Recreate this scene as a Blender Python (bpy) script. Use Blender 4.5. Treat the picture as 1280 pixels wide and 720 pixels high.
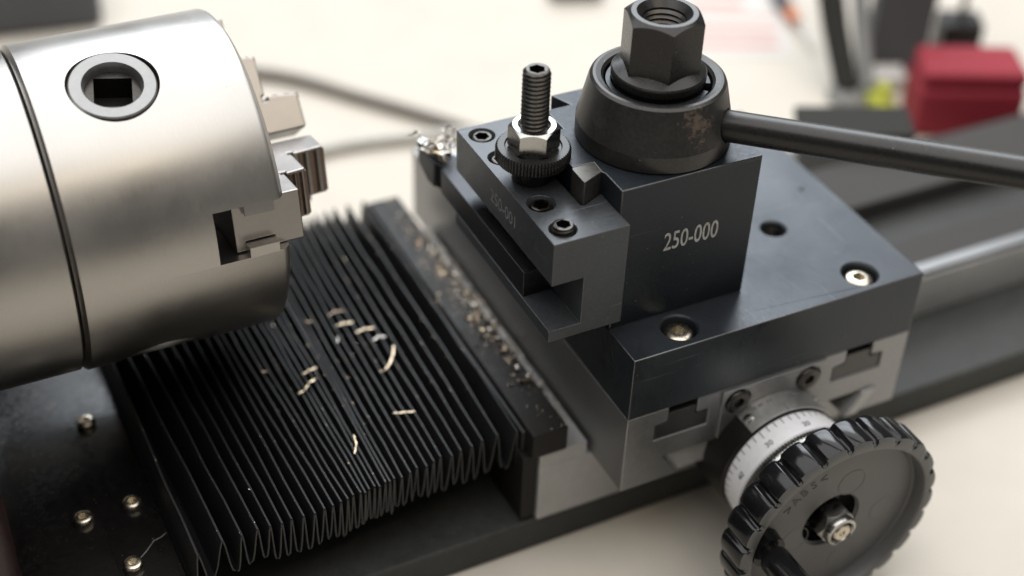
import bpy, bmesh, math, random
from mathutils import Vector, Matrix
random.seed(7)
R = math.radians
S = 0.00086          # one drawing unit is 0.86 mm
ZO = 86.0            # height of the drawing origin over the table top

scene = bpy.context.scene
for o in list(bpy.data.objects):
    bpy.data.objects.remove(o)
COL = scene.collection

def W(x, y, z):
    return Vector((x * S, y * S, (z + ZO) * S))

# ------------------------------------------------------------------ camera
rt = Vector((0.89693644, -0.44091441, 0.03315897))
up = Vector((0.24900907, 0.56567162, 0.78613619))
fw = Vector((0.36537585, 0.69685731, -0.61716317))
cam_d = bpy.data.cameras.new('camera')
cam = bpy.data.objects.new('camera', cam_d)
COL.objects.link(cam)
mw = Matrix((rt, up, -fw)).transposed().to_4x4()
mw.translation = W(-175.627, -260.664, 269.043)
cam.matrix_world = mw
cam_d.sensor_width = 36.0
cam_d.lens = 1872.74 / 1280 * 36.0
cam_d.clip_start = 0.01
cam_d.clip_end = 50
cam_d.dof.use_dof = True
cam_d.dof.focus_distance = 408 * S
cam_d.dof.aperture_fstop = 5.6
scene.camera = cam

# ------------------------------------------------------------------ world and lamps
world = bpy.data.worlds.new('World')
scene.world = world
world.use_nodes = True
bgn = world.node_tree.nodes['Background']
bgn.inputs[0].default_value = (1.0, 0.985, 0.97, 1)
bgn.inputs[1].default_value = 0.13

def area(name, loc, target, sx, sy, power, col, spread=180):
    d = bpy.data.lights.new(name, 'AREA')
    d.shape = 'RECTANGLE'; d.size = sx * S; d.size_y = sy * S
    d.energy = power; d.color = col; d.spread = R(spread)
    o = bpy.data.objects.new(name, d); COL.objects.link(o)
    o.location = W(*loc)
    v = W(*target) - o.location
    o.rotation_euler = v.to_track_quat('-Z', 'Y').to_euler()
    return o
area('ceiling_lamp', (60, 300, 900), (60, 300, -86), 1700, 1500, 15.0, (0.99, 0.985, 0.98))
area('window_lamp', (640, 1370, 1060), (15, 25, 30), 1300, 1050, 19.0, (0.87, 0.935, 1.0))
area('warm_desk_lamp', (30, -365, 590), (-60, 60, -20), 560, 50, 0.5, (1.0, 0.87, 0.68))

scene.view_settings.view_transform = 'Standard'
scene.view_settings.look = 'None'
scene.view_settings.exposure = 0.0
scene.view_settings.gamma = 1.0
scene.view_settings.use_curve_mapping = False
scene.render.engine = 'CYCLES'

# ------------------------------------------------------------------ materials
MATS = {}
def mat(name, col, rough=0.5, metal=0.0, cvar=0.15, rvar=0.08, scale=90.0, stretch=(1, 1, 1),
        bump=0.05, bscale=None, coat=0.0, spec=0.5, speck=0.0, speckcol=(0.5, 0.48, 0.45), rust=None, scratch=0.0):
    m = bpy.data.materials.new(name); m.use_nodes = True
    nt = m.node_tree; n = nt.nodes; l = nt.links
    b = n['Principled BSDF']
    tc = n.new('ShaderNodeTexCoord')
    mp = n.new('ShaderNodeMapping'); mp.inputs['Scale'].default_value = stretch
    l.new(tc.outputs['Object'], mp.inputs['Vector'])
    no = n.new('ShaderNodeTexNoise'); no.inputs['Scale'].default_value = scale / 0.04
    no.inputs['Detail'].default_value = 5; no.inputs['Roughness'].default_value = 0.6
    no.inputs['Scale'].default_value = scale * 10
    l.new(mp.outputs[0], no.inputs['Vector'])
    big = n.new('ShaderNodeTexNoise'); big.inputs['Scale'].default_value = 45
    big.inputs['Detail'].default_value = 4
    l.new(tc.outputs['Object'], big.inputs['Vector'])
    cr = n.new('ShaderNodeMix'); cr.data_type = 'RGBA'
    lo = [c * (1 - cvar) for c in col]; hi = [min(1, c * (1 + cvar)) for c in col]
    cr.inputs['A'].default_value = (*lo, 1); cr.inputs['B'].default_value = (*hi, 1)
    av = n.new('ShaderNodeMath'); av.operation = 'ADD'
    l.new(no.outputs['Fac'], av.inputs[0]); l.new(big.outputs['Fac'], av.inputs[1])
    av2 = n.new('ShaderNodeMath'); av2.operation = 'MULTIPLY_ADD'
    av2.inputs[1].default_value = 1.5; av2.inputs[2].default_value = -1.0
    av2.use_clamp = True
    l.new(av.outputs[0], av2.inputs[0])
    l.new(av2.outputs[0], cr.inputs['Factor'])
    last = cr.outputs['Result']
    def overlay(fac, c2):
        nonlocal last
        mx = n.new('ShaderNodeMix'); mx.data_type = 'RGBA'
        l.new(fac, mx.inputs['Factor']); l.new(last, mx.inputs['A'])
        mx.inputs['B'].default_value = (*c2, 1); last = mx.outputs['Result']
    if speck:
        vo = n.new('ShaderNodeTexNoise'); vo.inputs['Scale'].default_value = 1500; vo.inputs['Detail'].default_value = 2
        l.new(tc.outputs['Object'], vo.inputs['Vector'])
        th = n.new('ShaderNodeMapRange'); th.inputs['From Min'].default_value = 0.80 - speck * 0.1
        th.inputs['From Max'].default_value = 0.83 - speck * 0.1
        l.new(vo.outputs['Fac'], th.inputs['Value']); overlay(th.outputs[0], speckcol)
    if scratch:
        for rz, sc in ((0.5, (900, 14, 900)), (-0.9, (14, 700, 700))):
            m2 = n.new('ShaderNodeMapping'); m2.inputs['Rotation'].default_value = (0.3, 0.2, rz); m2.inputs['Scale'].default_value = sc
            l.new(tc.outputs['Object'], m2.inputs['Vector'])
            sn_ = n.new('ShaderNodeTexNoise'); sn_.inputs['Scale'].default_value = 2.2; sn_.inputs['Detail'].default_value = 1
            l.new(m2.outputs[0], sn_.inputs['Vector'])
            t3 = n.new('ShaderNodeMapRange'); t3.inputs['From Min'].default_value = 0.735; t3.inputs['From Max'].default_value = 0.79
            t3.inputs['To Max'].default_value = scratch
            l.new(sn_.outputs['Fac'], t3.inputs['Value']); overlay(t3.outputs[0], [min(1, c * 3 + 0.05) for c in col])
    if rust:
        (cx, cy, cz), rad, rcol = rust
        vs = n.new('ShaderNodeVectorMath'); vs.operation = 'DISTANCE'
        l.new(tc.outputs['Object'], vs.inputs[0]); vs.inputs[1].default_value = (cx, cy, cz)
        ma = n.new('ShaderNodeMapRange'); ma.inputs['From Min'].default_value = rad; ma.inputs['From Max'].default_value = 0
        ma.inputs['To Max'].default_value = 0.34
        l.new(vs.outputs['Value'], ma.inputs['Value'])
        rn = n.new('ShaderNodeTexNoise'); rn.inputs['Scale'].default_value = 520; rn.inputs['Detail'].default_value = 6
        rn.inputs['Roughness'].default_value = 0.7
        l.new(tc.outputs['Object'], rn.inputs['Vector'])
        ad = n.new('ShaderNodeMath'); ad.operation = 'ADD'
        l.new(rn.outputs['Fac'], ad.inputs[0]); l.new(ma.outputs[0], ad.inputs[1])
        t2 = n.new('ShaderNodeMapRange'); t2.inputs['From Min'].default_value = 0.74; t2.inputs['From Max'].default_value = 0.82
        l.new(ad.outputs[0], t2.inputs['Value']); overlay(t2.outputs[0], rcol)
    l.new(last, b.inputs['Base Color'])
    b.inputs['Metallic'].default_value = metal
    b.inputs['Specular IOR Level'].default_value = spec
    b.inputs['Coat Weight'].default_value = coat
    rr = n.new('ShaderNodeMapRange')
    rr.inputs['To Min'].default_value = max(0.02, rough - rvar); rr.inputs['To Max'].default_value = min(1, rough + rvar)
    rr.inputs['From Min'].default_value = 0.72; rr.inputs['From Max'].default_value = 1.28
    l.new(av.outputs[0], rr.inputs['Value']); l.new(rr.outputs[0], b.inputs['Roughness'])
    if bump:
        bu = n.new('ShaderNodeBump'); bu.inputs['Strength'].default_value = bump
        bu.inputs['Distance'].default_value = 0.0002
        if bscale:
            bn = n.new('ShaderNodeTexNoise'); bn.inputs['Scale'].default_value = bscale * 10; bn.inputs['Detail'].default_value = 3
            l.new(mp.outputs[0], bn.inputs['Vector']); l.new(bn.outputs['Fac'], bu.inputs['Height'])
        else:
            l.new(no.outputs['Fac'], bu.inputs['Height'])
        l.new(bu.outputs[0], b.inputs['Normal'])
    MATS[name] = m
    return m

mat('holder_oxide', (0.060, 0.065, 0.071), 0.40, 0.4, 0.25, 0.10, 110, (1, 1, 1), 0.07, speck=0.3, scratch=0.5)
mat('brown_grip', (0.17, 0.125, 0.10), 0.34, 0.95, 0.3, 0.08, 90, (1, 1, 1), 0.06)
mat('black_oxide', (0.019, 0.0235, 0.0295), 0.38, 0.4, 0.25, 0.09, 110, (1, 1, 1), 0.06, spec=0.4, speck=0.25, scratch=0.4)
mat('black_oxide_ground', (0.027, 0.032, 0.0385), 0.38, 0.45, 0.35, 0.13, 50, (14, 1, 1), 0.05, speck=0.25, scratch=0.5)
mat('black_oxide_worn', (0.036, 0.035, 0.034), 0.29, 0.7, 0.2, 0.05, 120, (1, 1, 1), 0.02, speck=0.15)
mat('collar_steel', (0.044, 0.042, 0.040), 0.36, 0.55, 0.30, 0.07, 110, (1, 1, 1), 0.05, speck=0.35,
    rust=((1.0 * S, -19.5 * S, 13.5 * S), 11 * S, (0.15, 0.115, 0.092)))
mat('turned_steel', (0.43, 0.412, 0.388), 0.36, 1.0, 0.13, 0.07, 40, (40, 1, 1), 0.006, speck=0.2, speckcol=(0.12, 0.10, 0.08))
mat('bright_steel', (0.42, 0.415, 0.40), 0.24, 1.0, 0.12, 0.08, 60, (1, 1, 1), 0.03)
mat('way_steel', (0.055, 0.052, 0.049), 0.7, 0.2, 0.14, 0.07, 60, (1, 1, 1), 0.05, spec=0.25)
mat('ground_steel', (0.26, 0.26, 0.255), 0.45, 0.85, 0.14, 0.07, 60, (1, 1, 1), 0.06)
mat('milled_steel', (0.27, 0.27, 0.27), 0.43, 0.85, 0.16, 0.07, 70, (1, 6, 1), 0.06)
mat('saddle_steel', (0.43, 0.43, 0.425), 0.55, 0.5, 0.12, 0.07, 40, (1, 1, 1), 0.04)
mat('wedge_steel', (0.125, 0.12, 0.11), 0.40, 0.8, 0.25, 0.07, 90, (1, 1, 1), 0.08)
mat('jaw_steel', (0.33, 0.31, 0.295), 0.32, 1.0, 0.06, 0.04, 60, (1, 1, 1), 0.008)
mat('zinc_bolt', (0.60, 0.54, 0.44), 0.28, 1.0, 0.2, 0.08, 120, (1, 1, 1), 0.05)
mat('screw_oxide', (0.070, 0.066, 0.061), 0.32, 0.95, 0.3, 0.07, 110, (1, 1, 1), 0.06)
mat('socket_dark', (0.012, 0.011, 0.010), 0.5, 0.3, 0.2, 0.05, 80, (1, 1, 1), 0.02)
mat('bellows_cloth', (0.0125, 0.0125, 0.0128), 0.50, 0.0, 0.3, 0.1, 200, (1, 1, 1), 0.25, spec=0.38, speck=0.1, speckcol=(0.10, 0.09, 0.08))
mat('bellows_edge', (0.034, 0.034, 0.034), 0.7, 0.0, 0.4, 0.1, 200, (1, 1, 1), 0.2)
mat('bar_paint', (0.012, 0.0105, 0.009), 0.50, 0.0, 0.3, 0.1, 70, (1, 1, 1), 0.1, spec=0.22, speck=0.35, speckcol=(0.2, 0.17, 0.13))
mat('plate_paint', (0.006, 0.0055, 0.0055), 0.20, 0.0, 0.35, 0.1, 60, (1, 1, 1), 0.03, spec=0.4, speck=0.1, speckcol=(0.16, 0.14, 0.12))
mat('bed_paint', (0.048, 0.049, 0.046), 0.52, 0.0, 0.25, 0.08, 40, (1, 1, 1), 0.06, spec=0.2)
mat('red_paint', (0.30, 0.025, 0.035), 0.34, 0.0, 0.1, 0.05, 40, (1, 1, 1), 0.05)
mat('dark_red_paint', (0.020, 0.009, 0.009), 0.36, 0.0, 0.1, 0.05, 40, (1, 1, 1), 0.05)
mat('abs_plastic', (0.008, 0.008, 0.009), 0.17, 0.0, 0.05, 0.05, 60, (1, 1, 1), 0.0, spec=0.38)
mat('abs_matte_sheen', (0.105, 0.105, 0.104), 0.40, 0.0, 0.08, 0.04, 220, (1, 1, 1), 0.04, spec=0.5)  # matte wheel plastic, its lighter grey paints in the reflected light
mat('dial_chrome', (0.86, 0.86, 0.88), 0.34, 0.15, 0.06, 0.05, 80, (1, 1, 1), 0.02)
mat('strip_steel', (0.085, 0.084, 0.082), 0.42, 0.85, 0.2, 0.06, 80, (1, 1, 1), 0.06)
mat('hub_black', (0.020, 0.018, 0.017), 0.38, 0.6, 0.2, 0.06, 80, (1, 1, 1), 0.04)
mat('hub_steel', (0.48, 0.475, 0.46), 0.36, 0.9, 0.12, 0.06, 80, (1, 1, 1), 0.03)
mat('ink', (0.13, 0.13, 0.135), 0.6, 0, 0.1, 0.02, 50, (1, 1, 1), 0)
mat('engraved', (0.40, 0.40, 0.39), 0.6, 0.0, 0.45, 0.05, 150, (1, 1, 1), 0.05)
mat('engraved_dim', (0.15, 0.15, 0.145), 0.6, 0.0, 0.25, 0.05, 150, (1, 1, 1), 0.05)
mat('shank_black', (0.045, 0.047, 0.052), 0.38, 0.8, 0.3, 0.08, 90, (1, 1, 1), 0.06)
mat('chip_metal', (0.46, 0.37, 0.26), 0.28, 1.0, 0.25, 0.1, 150, (1, 1, 1), 0.1)
mat('worn_edge', (0.12, 0.122, 0.125), 0.32, 0.95, 0.35, 0.08, 150, (1, 1, 1), 0.05)
mat('chip_silver', (0.46, 0.43, 0.39), 0.26, 1.0, 0.25, 0.1, 150, (1, 1, 1), 0.1)
mat('chip_copper', (0.28, 0.21, 0.15), 0.35, 1.0, 0.3, 0.1, 150, (1, 1, 1), 0.1)
mat('table_laminate', (0.58, 0.535, 0.465), 0.6, 0.0, 0.05, 0.05, 2, (1, 1, 1), 0.0, spec=0.12)
mat('cable_rubber', (0.22, 0.20, 0.175), 0.6, 0.0, 0.1, 0.05, 40, (1, 1, 1), 0.0)
mat('cable_pale', (0.52, 0.50, 0.46), 0.6, 0.0, 0.1, 0.05, 40, (1, 1, 1), 0.0)
mat('grey_plastic', (0.034, 0.033, 0.030), 0.8, 0.0, 0.1, 0.05, 40, (1, 1, 1), 0.03, spec=0.15)
mat('pale_plastic', (0.22, 0.22, 0.21), 0.5, 0.0, 0.1, 0.05, 40, (1, 1, 1), 0.03)
mat('charcoal_plastic', (0.085, 0.085, 0.092), 0.7, 0.0, 0.1, 0.05, 40, (1, 1, 1), 0.03)
mat('bright_red', (0.27, 0.016, 0.03), 0.75, 0.0, 0.08, 0.05, 40, (1, 1, 1), 0.0)
mat('lime_plastic', (0.55, 0.58, 0.08), 0.5, 0.0, 0.08, 0.05, 40, (1, 1, 1), 0.0)
mat('orange_plastic', (0.70, 0.20, 0.06), 0.45, 0.0, 0.08, 0.05, 40, (1, 1, 1), 0.0)
mat('pink_paper', (0.58, 0.30, 0.25), 0.8, 0.0, 0.06, 0.05, 20, (1, 1, 1), 0.0, spec=0.05)
mat('white_paper', (0.62, 0.59, 0.56), 0.8, 0.0, 0.03, 0.05, 20, (1, 1, 1), 0.0, spec=0.05)

# ------------------------------------------------------------------ mesh helpers (drawing units)
ORG = {}
def bm_new(): return bmesh.new()

def add_box(bm, x0, x1, y0, y1, z0, z1):
    v = [bm.verts.new((x, y, z)) for x in (x0, x1) for y in (y0, y1) for z in (z0, z1)]
    for f in ((0, 1, 3, 2), (4, 6, 7, 5), (0, 4, 5, 1), (2, 3, 7, 6), (0, 2, 6, 4), (1, 5, 7, 3)):
        bm.faces.new([v[i] for i in f])
    return v

def box(x0, x1, y0, y1, z0, z1):
    bm = bm_new(); add_box(bm, x0, x1, y0, y1, z0, z1); return bm

def prism(poly, a0, a1, axis='z'):
    """polygon extruded along an axis: z: (x,y)  y: (x,z)  x: (y,z)"""
    bm = bm_new()
    def P(q, a):
        return {'z': (q[0], q[1], a), 'y': (q[0], a, q[1]), 'x': (a, q[0], q[1])}[axis]
    lo = [bm.verts.new(P(q, a0)) for q in poly]; hi = [bm.verts.new(P(q, a1)) for q in poly]
    n = len(poly)
    bm.faces.new(lo); bm.faces.new(list(reversed(hi)))
    for i in range(n):
        bm.faces.new((lo[i], hi[i], hi[(i + 1) % n], lo[(i + 1) % n]))
    bmesh.ops.recalc_face_normals(bm, faces=bm.faces)
    return bm

def lathe(profile, seg=64, closed=False, mod=None, a0=0.0, a1=2 * math.pi):
    """profile [(r, z)] turned about z; closed joins the last point to the first"""
    bm = bm_new(); full = abs(a1 - a0 - 2 * math.pi) < 1e-6
    rings = []
    ns = seg if full else seg + 1
    for k, (r, z) in enumerate(profile):
        if r < 1e-6:
            rings.append([bm.verts.new((0, 0, z))])
        else:
            ring = []
            for i in range(ns):
                a = a0 + (a1 - a0) * i / seg
                rr = r if mod is None else mod(k, r, a)
                ring.append(bm.verts.new((rr * math.cos(a), rr * math.sin(a), z)))
            rings.append(ring)
    m = len(profile)
    for k in range(m if closed else m - 1):
        A, B = rings[k], rings[(k + 1) % m]
        cnt = ns if full else ns - 1
        for i in range(cnt):
            j = (i + 1) % ns
            if len(A) == 1 and len(B) == 1: continue
            if len(A) == 1: bm.faces.new((A[0], B[i], B[j]))
            elif len(B) == 1: bm.faces.new((A[i], B[0], A[j]))
            else: bm.faces.new((A[i], B[i], B[j], A[j]))
    if not full and closed:
        bm.faces.new([r[0] for r in rings]); bm.faces.new([r[-1] for r in rings])
    bmesh.ops.recalc_face_normals(bm, faces=bm.faces)
    return bm

def tube(pts, rads, seg=12, flat=1.0):
    bm = bm_new()
    P = [Vector(p) for p in pts]
    if not isinstance(rads, (list, tuple)): rads = [rads] * len(P)
    rings = []; prevn = None
    for i, p in enumerate(P):
        t = (P[min(i + 1, len(P) - 1)] - P[max(i - 1, 0)]).normalized()
        ref = Vector((0, 0, 1)) if abs(t.z) < 0.9 else Vector((1, 0, 0))
        if prevn is None: nn = (ref - t * ref.dot(t)).normalized()
        else: nn = (prevn - t * prevn.dot(t)).normalized()
        prevn = nn; bb = t.cross(nn)
        rings.append([bm.verts.new(p + (nn * math.cos(2 * math.pi * k / seg) * flat + bb * math.sin(2 * math.pi * k / seg)) * rads[i]) for k in range(seg)])
    for a, b in zip(rings, rings[1:]):
        for k in range(seg):
            bm.faces.new((a[k], a[(k + 1) % seg], b[(k + 1) % seg], b[k]))
    bm.faces.new(list(reversed(rings[0]))); bm.faces.new(rings[-1])
    bmesh.ops.recalc_face_normals(bm, faces=bm.faces)
    return bm

def xf(bm, m):
    bmesh.ops.transform(bm, matrix=m, verts=bm.verts)
    if m.determinant() < 0: bmesh.ops.reverse_faces(bm, faces=bm.faces)
    return bm
def move(bm, x, y, z): return xf(bm, Matrix.Translation((x, y, z)))
def axis_to(bm, d):
    """turn local z onto direction d"""
    return xf(bm, Vector((0, 0, 1)).rotation_difference(Vector(d).normalized()).to_matrix().to_4x4())
def join(*bms):
    out = bm_new()
    for b in bms:
        me = bpy.data.meshes.new('tmp'); b.to_mesh(me); out.from_mesh(me); bpy.data.meshes.remove(me); b.free()
    return out

def boolean(bm, cutters, op='DIFFERENCE'):
    """cut bmeshes out of a bmesh with the exact solver; returns a new bmesh"""
    def mk(b):
        me = bpy.data.meshes.new('tmp'); b.to_mesh(me)
        o = bpy.data.objects.new('tmp', me); COL.objects.link(o); return o
    base = mk(bm); cs = [mk(c) for c in cutters]
    for c in cs:
        md = base.modifiers.new('b', 'BOOLEAN'); md.operation = op; md.object = c; md.solver = 'EXACT'
    dg = bpy.context.evaluated_depsgraph_get(); dg.update()
    me = bpy.data.meshes.new_from_object(base.evaluated_get(dg))
    out = bm_new(); out.from_mesh(me)
    for o in [base] + cs:
        d = o.data; bpy.data.objects.remove(o); bpy.data.meshes.remove(d)
    bpy.data.meshes.remove(me)
    return out

def to_mesh(name, bm, material, org, sharp=32):
    xf(bm, Matrix.Translation(-Vector(org)))
    bmesh.ops.scale(bm, vec=(S, S, S), verts=bm.verts)
    me = bpy.data.meshes.new(name); bm.to_mesh(me); bm.free()
    me.shade_smooth(); me.set_sharp_from_angle(angle=R(sharp))
    for mm in (material if isinstance(material, (list, tuple)) else [material]):
        me.materials.append(MATS[mm])
    return me

def thing(name, label, cat, loc, group=None):
    o = bpy.data.objects.new(name, None); COL.objects.link(o)
    o.empty_display_size = 0.005
    o.location = W(*loc); o['label'] = label; o['category'] = cat
    if group: o['group'] = group
    ORG[o] = Vector(loc)
    return o

def part(name, bm, material, parent, loc=None, bevel=0, seg=2, label=None, sharp=32, kind=None, bang=30, bmat=None):
    """a mesh (world drawing coordinates) under a thing or part; loc = its own origin"""
    po = ORG[parent]; org = Vector(loc) if loc is not None else po
    me = to_mesh(name, bm, material, org, sharp)
    o = bpy.data.objects.new(name, me); COL.objects.link(o)
    o.parent = parent; o.location = (org - po) * S
    ORG[o] = org
    if bevel:
        md = o.modifiers.new('bevel', 'BEVEL'); md.width = bevel * S; md.segments = seg
        md.limit_method = 'ANGLE'; md.angle_limit = R(bang); md.harden_normals = True
        if bmat is not None: md.material = bmat
    if label: o['label'] = label
    if kind: o['kind'] = kind
    return o

def instance(name, src, parent, loc, rot=None):
    o = src.copy(); o.name = name; COL.objects.link(o); o.parent = parent
    o.location = (Vector(loc) - ORG[parent]) * S
    if rot: o.rotation_euler = rot
    ORG[o] = Vector(loc)
    return o

def single(name, bm, material, loc, label, cat, group=None, bevel=0, seg=2, kind=None, sharp=32):
    """a top-level thing that is one mesh"""
    me = to_mesh(name, bm, material, loc, sharp)
    o = bpy.data.objects.new(name, me); COL.objects.link(o); o.location = W(*loc)
    ORG[o] = Vector(loc)
    if kind: o['kind'] = kind
    if label: o['label'] = label
    if cat: o['category'] = cat
    if group: o['group'] = group
    if bevel:
        md = o.modifiers.new('bevel', 'BEVEL'); md.width = bevel * S; md.segments = seg
        md.limit_method = 'ANGLE'; md.angle_limit = R(30); md.harden_normals = True
    return o

def text_bm(s, width=None, height=None, depth=0.0):
    """flat lettering in the xy plane, lower left at the origin, fitted to a box"""
    c = bpy.data.curves.new('txt', 'FONT'); c.body = s; c.size = 1; c.extrude = depth; c.resolution_u = 3; c.offset = 0.008
    o = bpy.data.objects.new('txt', c); COL.objects.link(o)
    dg = bpy.context.evaluated_depsgraph_get(); dg.update()
    me = bpy.data.meshes.new_from_object(o.evaluated_get(dg))
    bm = bm_new(); bm.from_mesh(me)
    bpy.data.objects.remove(o); bpy.data.curves.remove(c); bpy.data.meshes.remove(me)
    xs = [v.co.x for v in bm.verts]; ys = [v.co.y for v in bm.verts]
    sx = sy = 1
    if width: sx = width / (max(xs) - min(xs))
    if height: sy = height / (max(ys) - min(ys))
    if not width: sx = sy
    for v in bm.verts:
        v.co.x = (v.co.x - min(xs)) * sx; v.co.y = (v.co.y - min(ys)) * sy
    return bm

def hexpoly(r, a0=0.0, n=6):
    return [(r * math.cos(a0 + i * 2 * math.pi / n), r * math.sin(a0 + i * 2 * math.pi / n)) for i in range(n)]

def basis(ex, ey, ez, o):
    m = Matrix((Vector(ex), Vector(ey), Vector(ez))).transposed().to_4x4(); m.translation = Vector(o); return m

def thread(r0, depth, pitch, z0, z1, seg=28, per=8, taper=0.0):
    """helical V thread on a rod along z"""
    n = int((z1 - z0) / pitch * per)
    bm = bm_new(); rings = []
    for k in range(n + 1):
        z = z0 + (z1 - z0) * k / n
        ring = []
        for i in range(seg):
            a = 2 * math.pi * i / seg
            ph = (z / pitch - i / seg) % 1.0
            t = abs(ph - 0.5) * 2
            t = min(1, max(0, (t - 0.08) / 0.84))
            d = depth * t
            if z > z1 - taper: d += (z - z1 + taper) * 0.55
            ring.append(bm.verts.new(((r0 - d) * math.cos(a), (r0 - d) * math.sin(a), z)))
        rings.append(ring)
    for A, B in zip(rings, rings[1:]):
        for i in range(seg):
            j = (i + 1) % seg; bm.faces.new((A[i], A[j], B[j], B[i]))
    bm.faces.new(list(reversed(rings[0]))); bm.faces.new(rings[-1])
    return bm

def socket_screw(r, h, sock, depth, seg=32, chamfer=0.4):
    b = lathe([(0, 0), (r, 0), (r, h - chamfer * 1.3), (r - chamfer * .25, h - chamfer * .6), (r - chamfer * .8, h - chamfer * .15), (r - chamfer * 1.6, h), (0, h)], seg)
    return boolean(b, [prism(hexpoly(sock, 0.3), h - depth, h + 1)])

# ================================================================== SETTING
tb = single('table_top', box(-3000, 3000, -1500, 4000, -90, -86), 'table_laminate', (0, 0, -86), None, None, kind='structure')

# ================================================================== LATHE BED
bed = thing('lathe_bed', 'long black painted lathe bed with pale ground steel ways', 'lathe bed', (20, 84, -86))
part('base', box(-420, 330, 18.7, 148, -86, -73.5), 'bed_paint', bed, bevel=1.2, seg=3)
part('way', box(-300, 330, 52, 72, -73.6, -54), 'way_steel', bed, bevel=0.8)
part('way', box(-300, 330, 96, 124, -73.6, -54), 'way_steel', bed, bevel=0.8)
part('way_side_lit', box(98, 330, 51.2, 51.95, -73.3, -55.2), 'saddle_steel', bed, bevel=0.2)  # pale facing puts the front light on the dark way into its colour
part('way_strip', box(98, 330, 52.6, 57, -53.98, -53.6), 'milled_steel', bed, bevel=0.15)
part('web', box(-300, 330, 72, 96, -73.55, -62), 'bed_paint', bed, bevel=0.6)

# ================================================================== HEADSTOCK (mostly outside the photograph)
hs = thing('headstock', 'dark headstock casting carrying the chuck spindle', 'headstock', (-220, 106, -73.5))
part('casting', box(-330, -166, 22, 170, -73.4, 100), 'dark_red_paint', hs, bevel=8, seg=4)
part('spindle_nose', move(axis_to(lathe([(0, 0), (34, 0), (34, 22), (30, 24), (0, 24)], 64), (1, 0, 0)), -167, 106.2, 20), 'hub_steel', hs)

# ================================================================== CHUCK
YC, ZC, RC, XF = 106.2, 20.0, 47.05, -76.6
ch = thing('lathe_chuck', 'large bright steel three jaw lathe chuck above the bellows', 'chuck', (-106, YC, ZC))
XB = -134.9
prof = [(0, XB), (RC - 1.2, XB), (RC, XB + 1.2), (RC, XF - 2.4), (RC - 0.5, XF - 1.3), (RC - 2.4, XF), (RC - 9, XF), (9, XF), (9, XB + 20), (0, XB + 20)]
body = axis_to(lathe(prof, 200), (1, 0, 0))
def rad_m(theta, x0=0.0):
    """local x = along chuck axis, y = tangent, z = radial outwards"""
    t = R(theta); rad = Vector((0, math.cos(t), math.sin(t))); ex = Vector((1, 0, 0)); ey = rad.cross(ex)
    return basis(ex, ey, rad, (x0, 0, 0))
cuts = []
JA = (168.6, 48.6, 288.6); PA = (108.6, 228.6, 348.6)
for th in JA:
    c = join(box(-96.9, -88.3, -7.65, 7.65, 6, 60), box(-88.6, -79.7, -4.75, 4.75, 6, 60), box(-80, -70, -7.45, 7.45, 6, 60))
    c = boolean(box(-96.9, -88.3, -7.65, 7.65, 6, 60), [box(-88.6, -79.7, -4.75, 4.75, 6.01, 60.01)], 'UNION')
    c = boolean(c, [box(-80, -70, -7.45, 7.45, 6.02, 60.02)], 'UNION')
    cuts.append(xf(c, rad_m(th)))
for th in PA:
    cuts.append(xf(move(lathe([(0, 34), (12.2, 34), (12.2, 60), (0, 60)], 64), -112.4, 0, 0), rad_m(th)))
body = boolean(body, cuts)
part('body', move(body, 0, YC, ZC), 'turned_steel', ch, bevel=0.25, seg=2, sharp=25, bang=40)
# backing flange behind the chuck body
part('back_plate', move(axis_to(lathe([(0, -160), (45.4, -160), (46.4, -159), (46.4, -136.0), (44.6, -135.2), (0, -135.2)], 160), (1, 0, 0)), 0, YC, ZC), 'turned_steel', ch)
for th in PA:
    ring = lathe([(7.6, 36), (11.6, 36), (11.6, 45.9), (11.2, 46.3), (8.1, 46.3), (7.4, 45.0)], 64, closed=True)
    po = part('pinion_ring', move(xf(move(ring, -112.4, 0, 0), rad_m(th)), 0, YC, ZC), 'ground_steel', ch)
    sock = boolean(lathe([(0, 34.2), (7.3, 34.2), (7.3, 43.2), (0, 43.2)], 48), [move(xf(box(-5.0, 5.0, -5.0, 5.0, 30, 50), Matrix.Rotation(R(-14), 4, 'Z')), 0, 0, 5)])
    part('square_socket', move(xf(move(sock, -112.4, 0, 0), rad_m(th)), 0, YC, ZC), 'screw_oxide', po, sharp=20)
    part('socket_floor', move(xf(move(lathe([(0, 34.6), (7.2, 34.6), (7.2, 35.4), (0, 35.4)], 24), -112.4, 0, 0), rad_m(th)), 0, YC, ZC), 'socket_dark', po)
# jaws: local x axis, y tangent, z radial
def jaw():
    prof2 = [(-91.0, 6.2), (-91.0, 42.5), (-71.5, 42.5), (-71.5, 30.2), (-65.2, 29.4), (-65.2, 17.4), (-55.4, 16.4), (-55.4, 6.6), (-55.9, 6.1), (-80, 6.1)]
    bm = bm_new()
    lo = [bm.verts.new((x, -7.3, z)) for x, z in prof2]; hi = [bm.verts.new((x, 7.3, z)) for x, z in prof2]
    n = len(prof2)
    bm.faces.new(lo); bm.faces.new(list(reversed(hi)))
    for i in range(n): bm.faces.new((lo[i], hi[i], hi[(i + 1) % n], lo[(i + 1) % n]))
    bmesh.ops.recalc_face_normals(bm, faces=bm.faces)
    cut = [box(-88.0, -80.0, 4.5, 12, 0, 60), box(-88.0, -80.0, -12, -4.5, 0, 60)]
    # concave gripping arcs on the step faces and a relief groove at each step root
    for z, x in ((29.9, -71.5), (17.1, -65.2)):
        cut.append(box(x - 0.9, x + 0.6, -10, 10, z - 1.2, z + 0.5))
    bm = boolean(bm, cut)
    return bm
j0 = None
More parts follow.
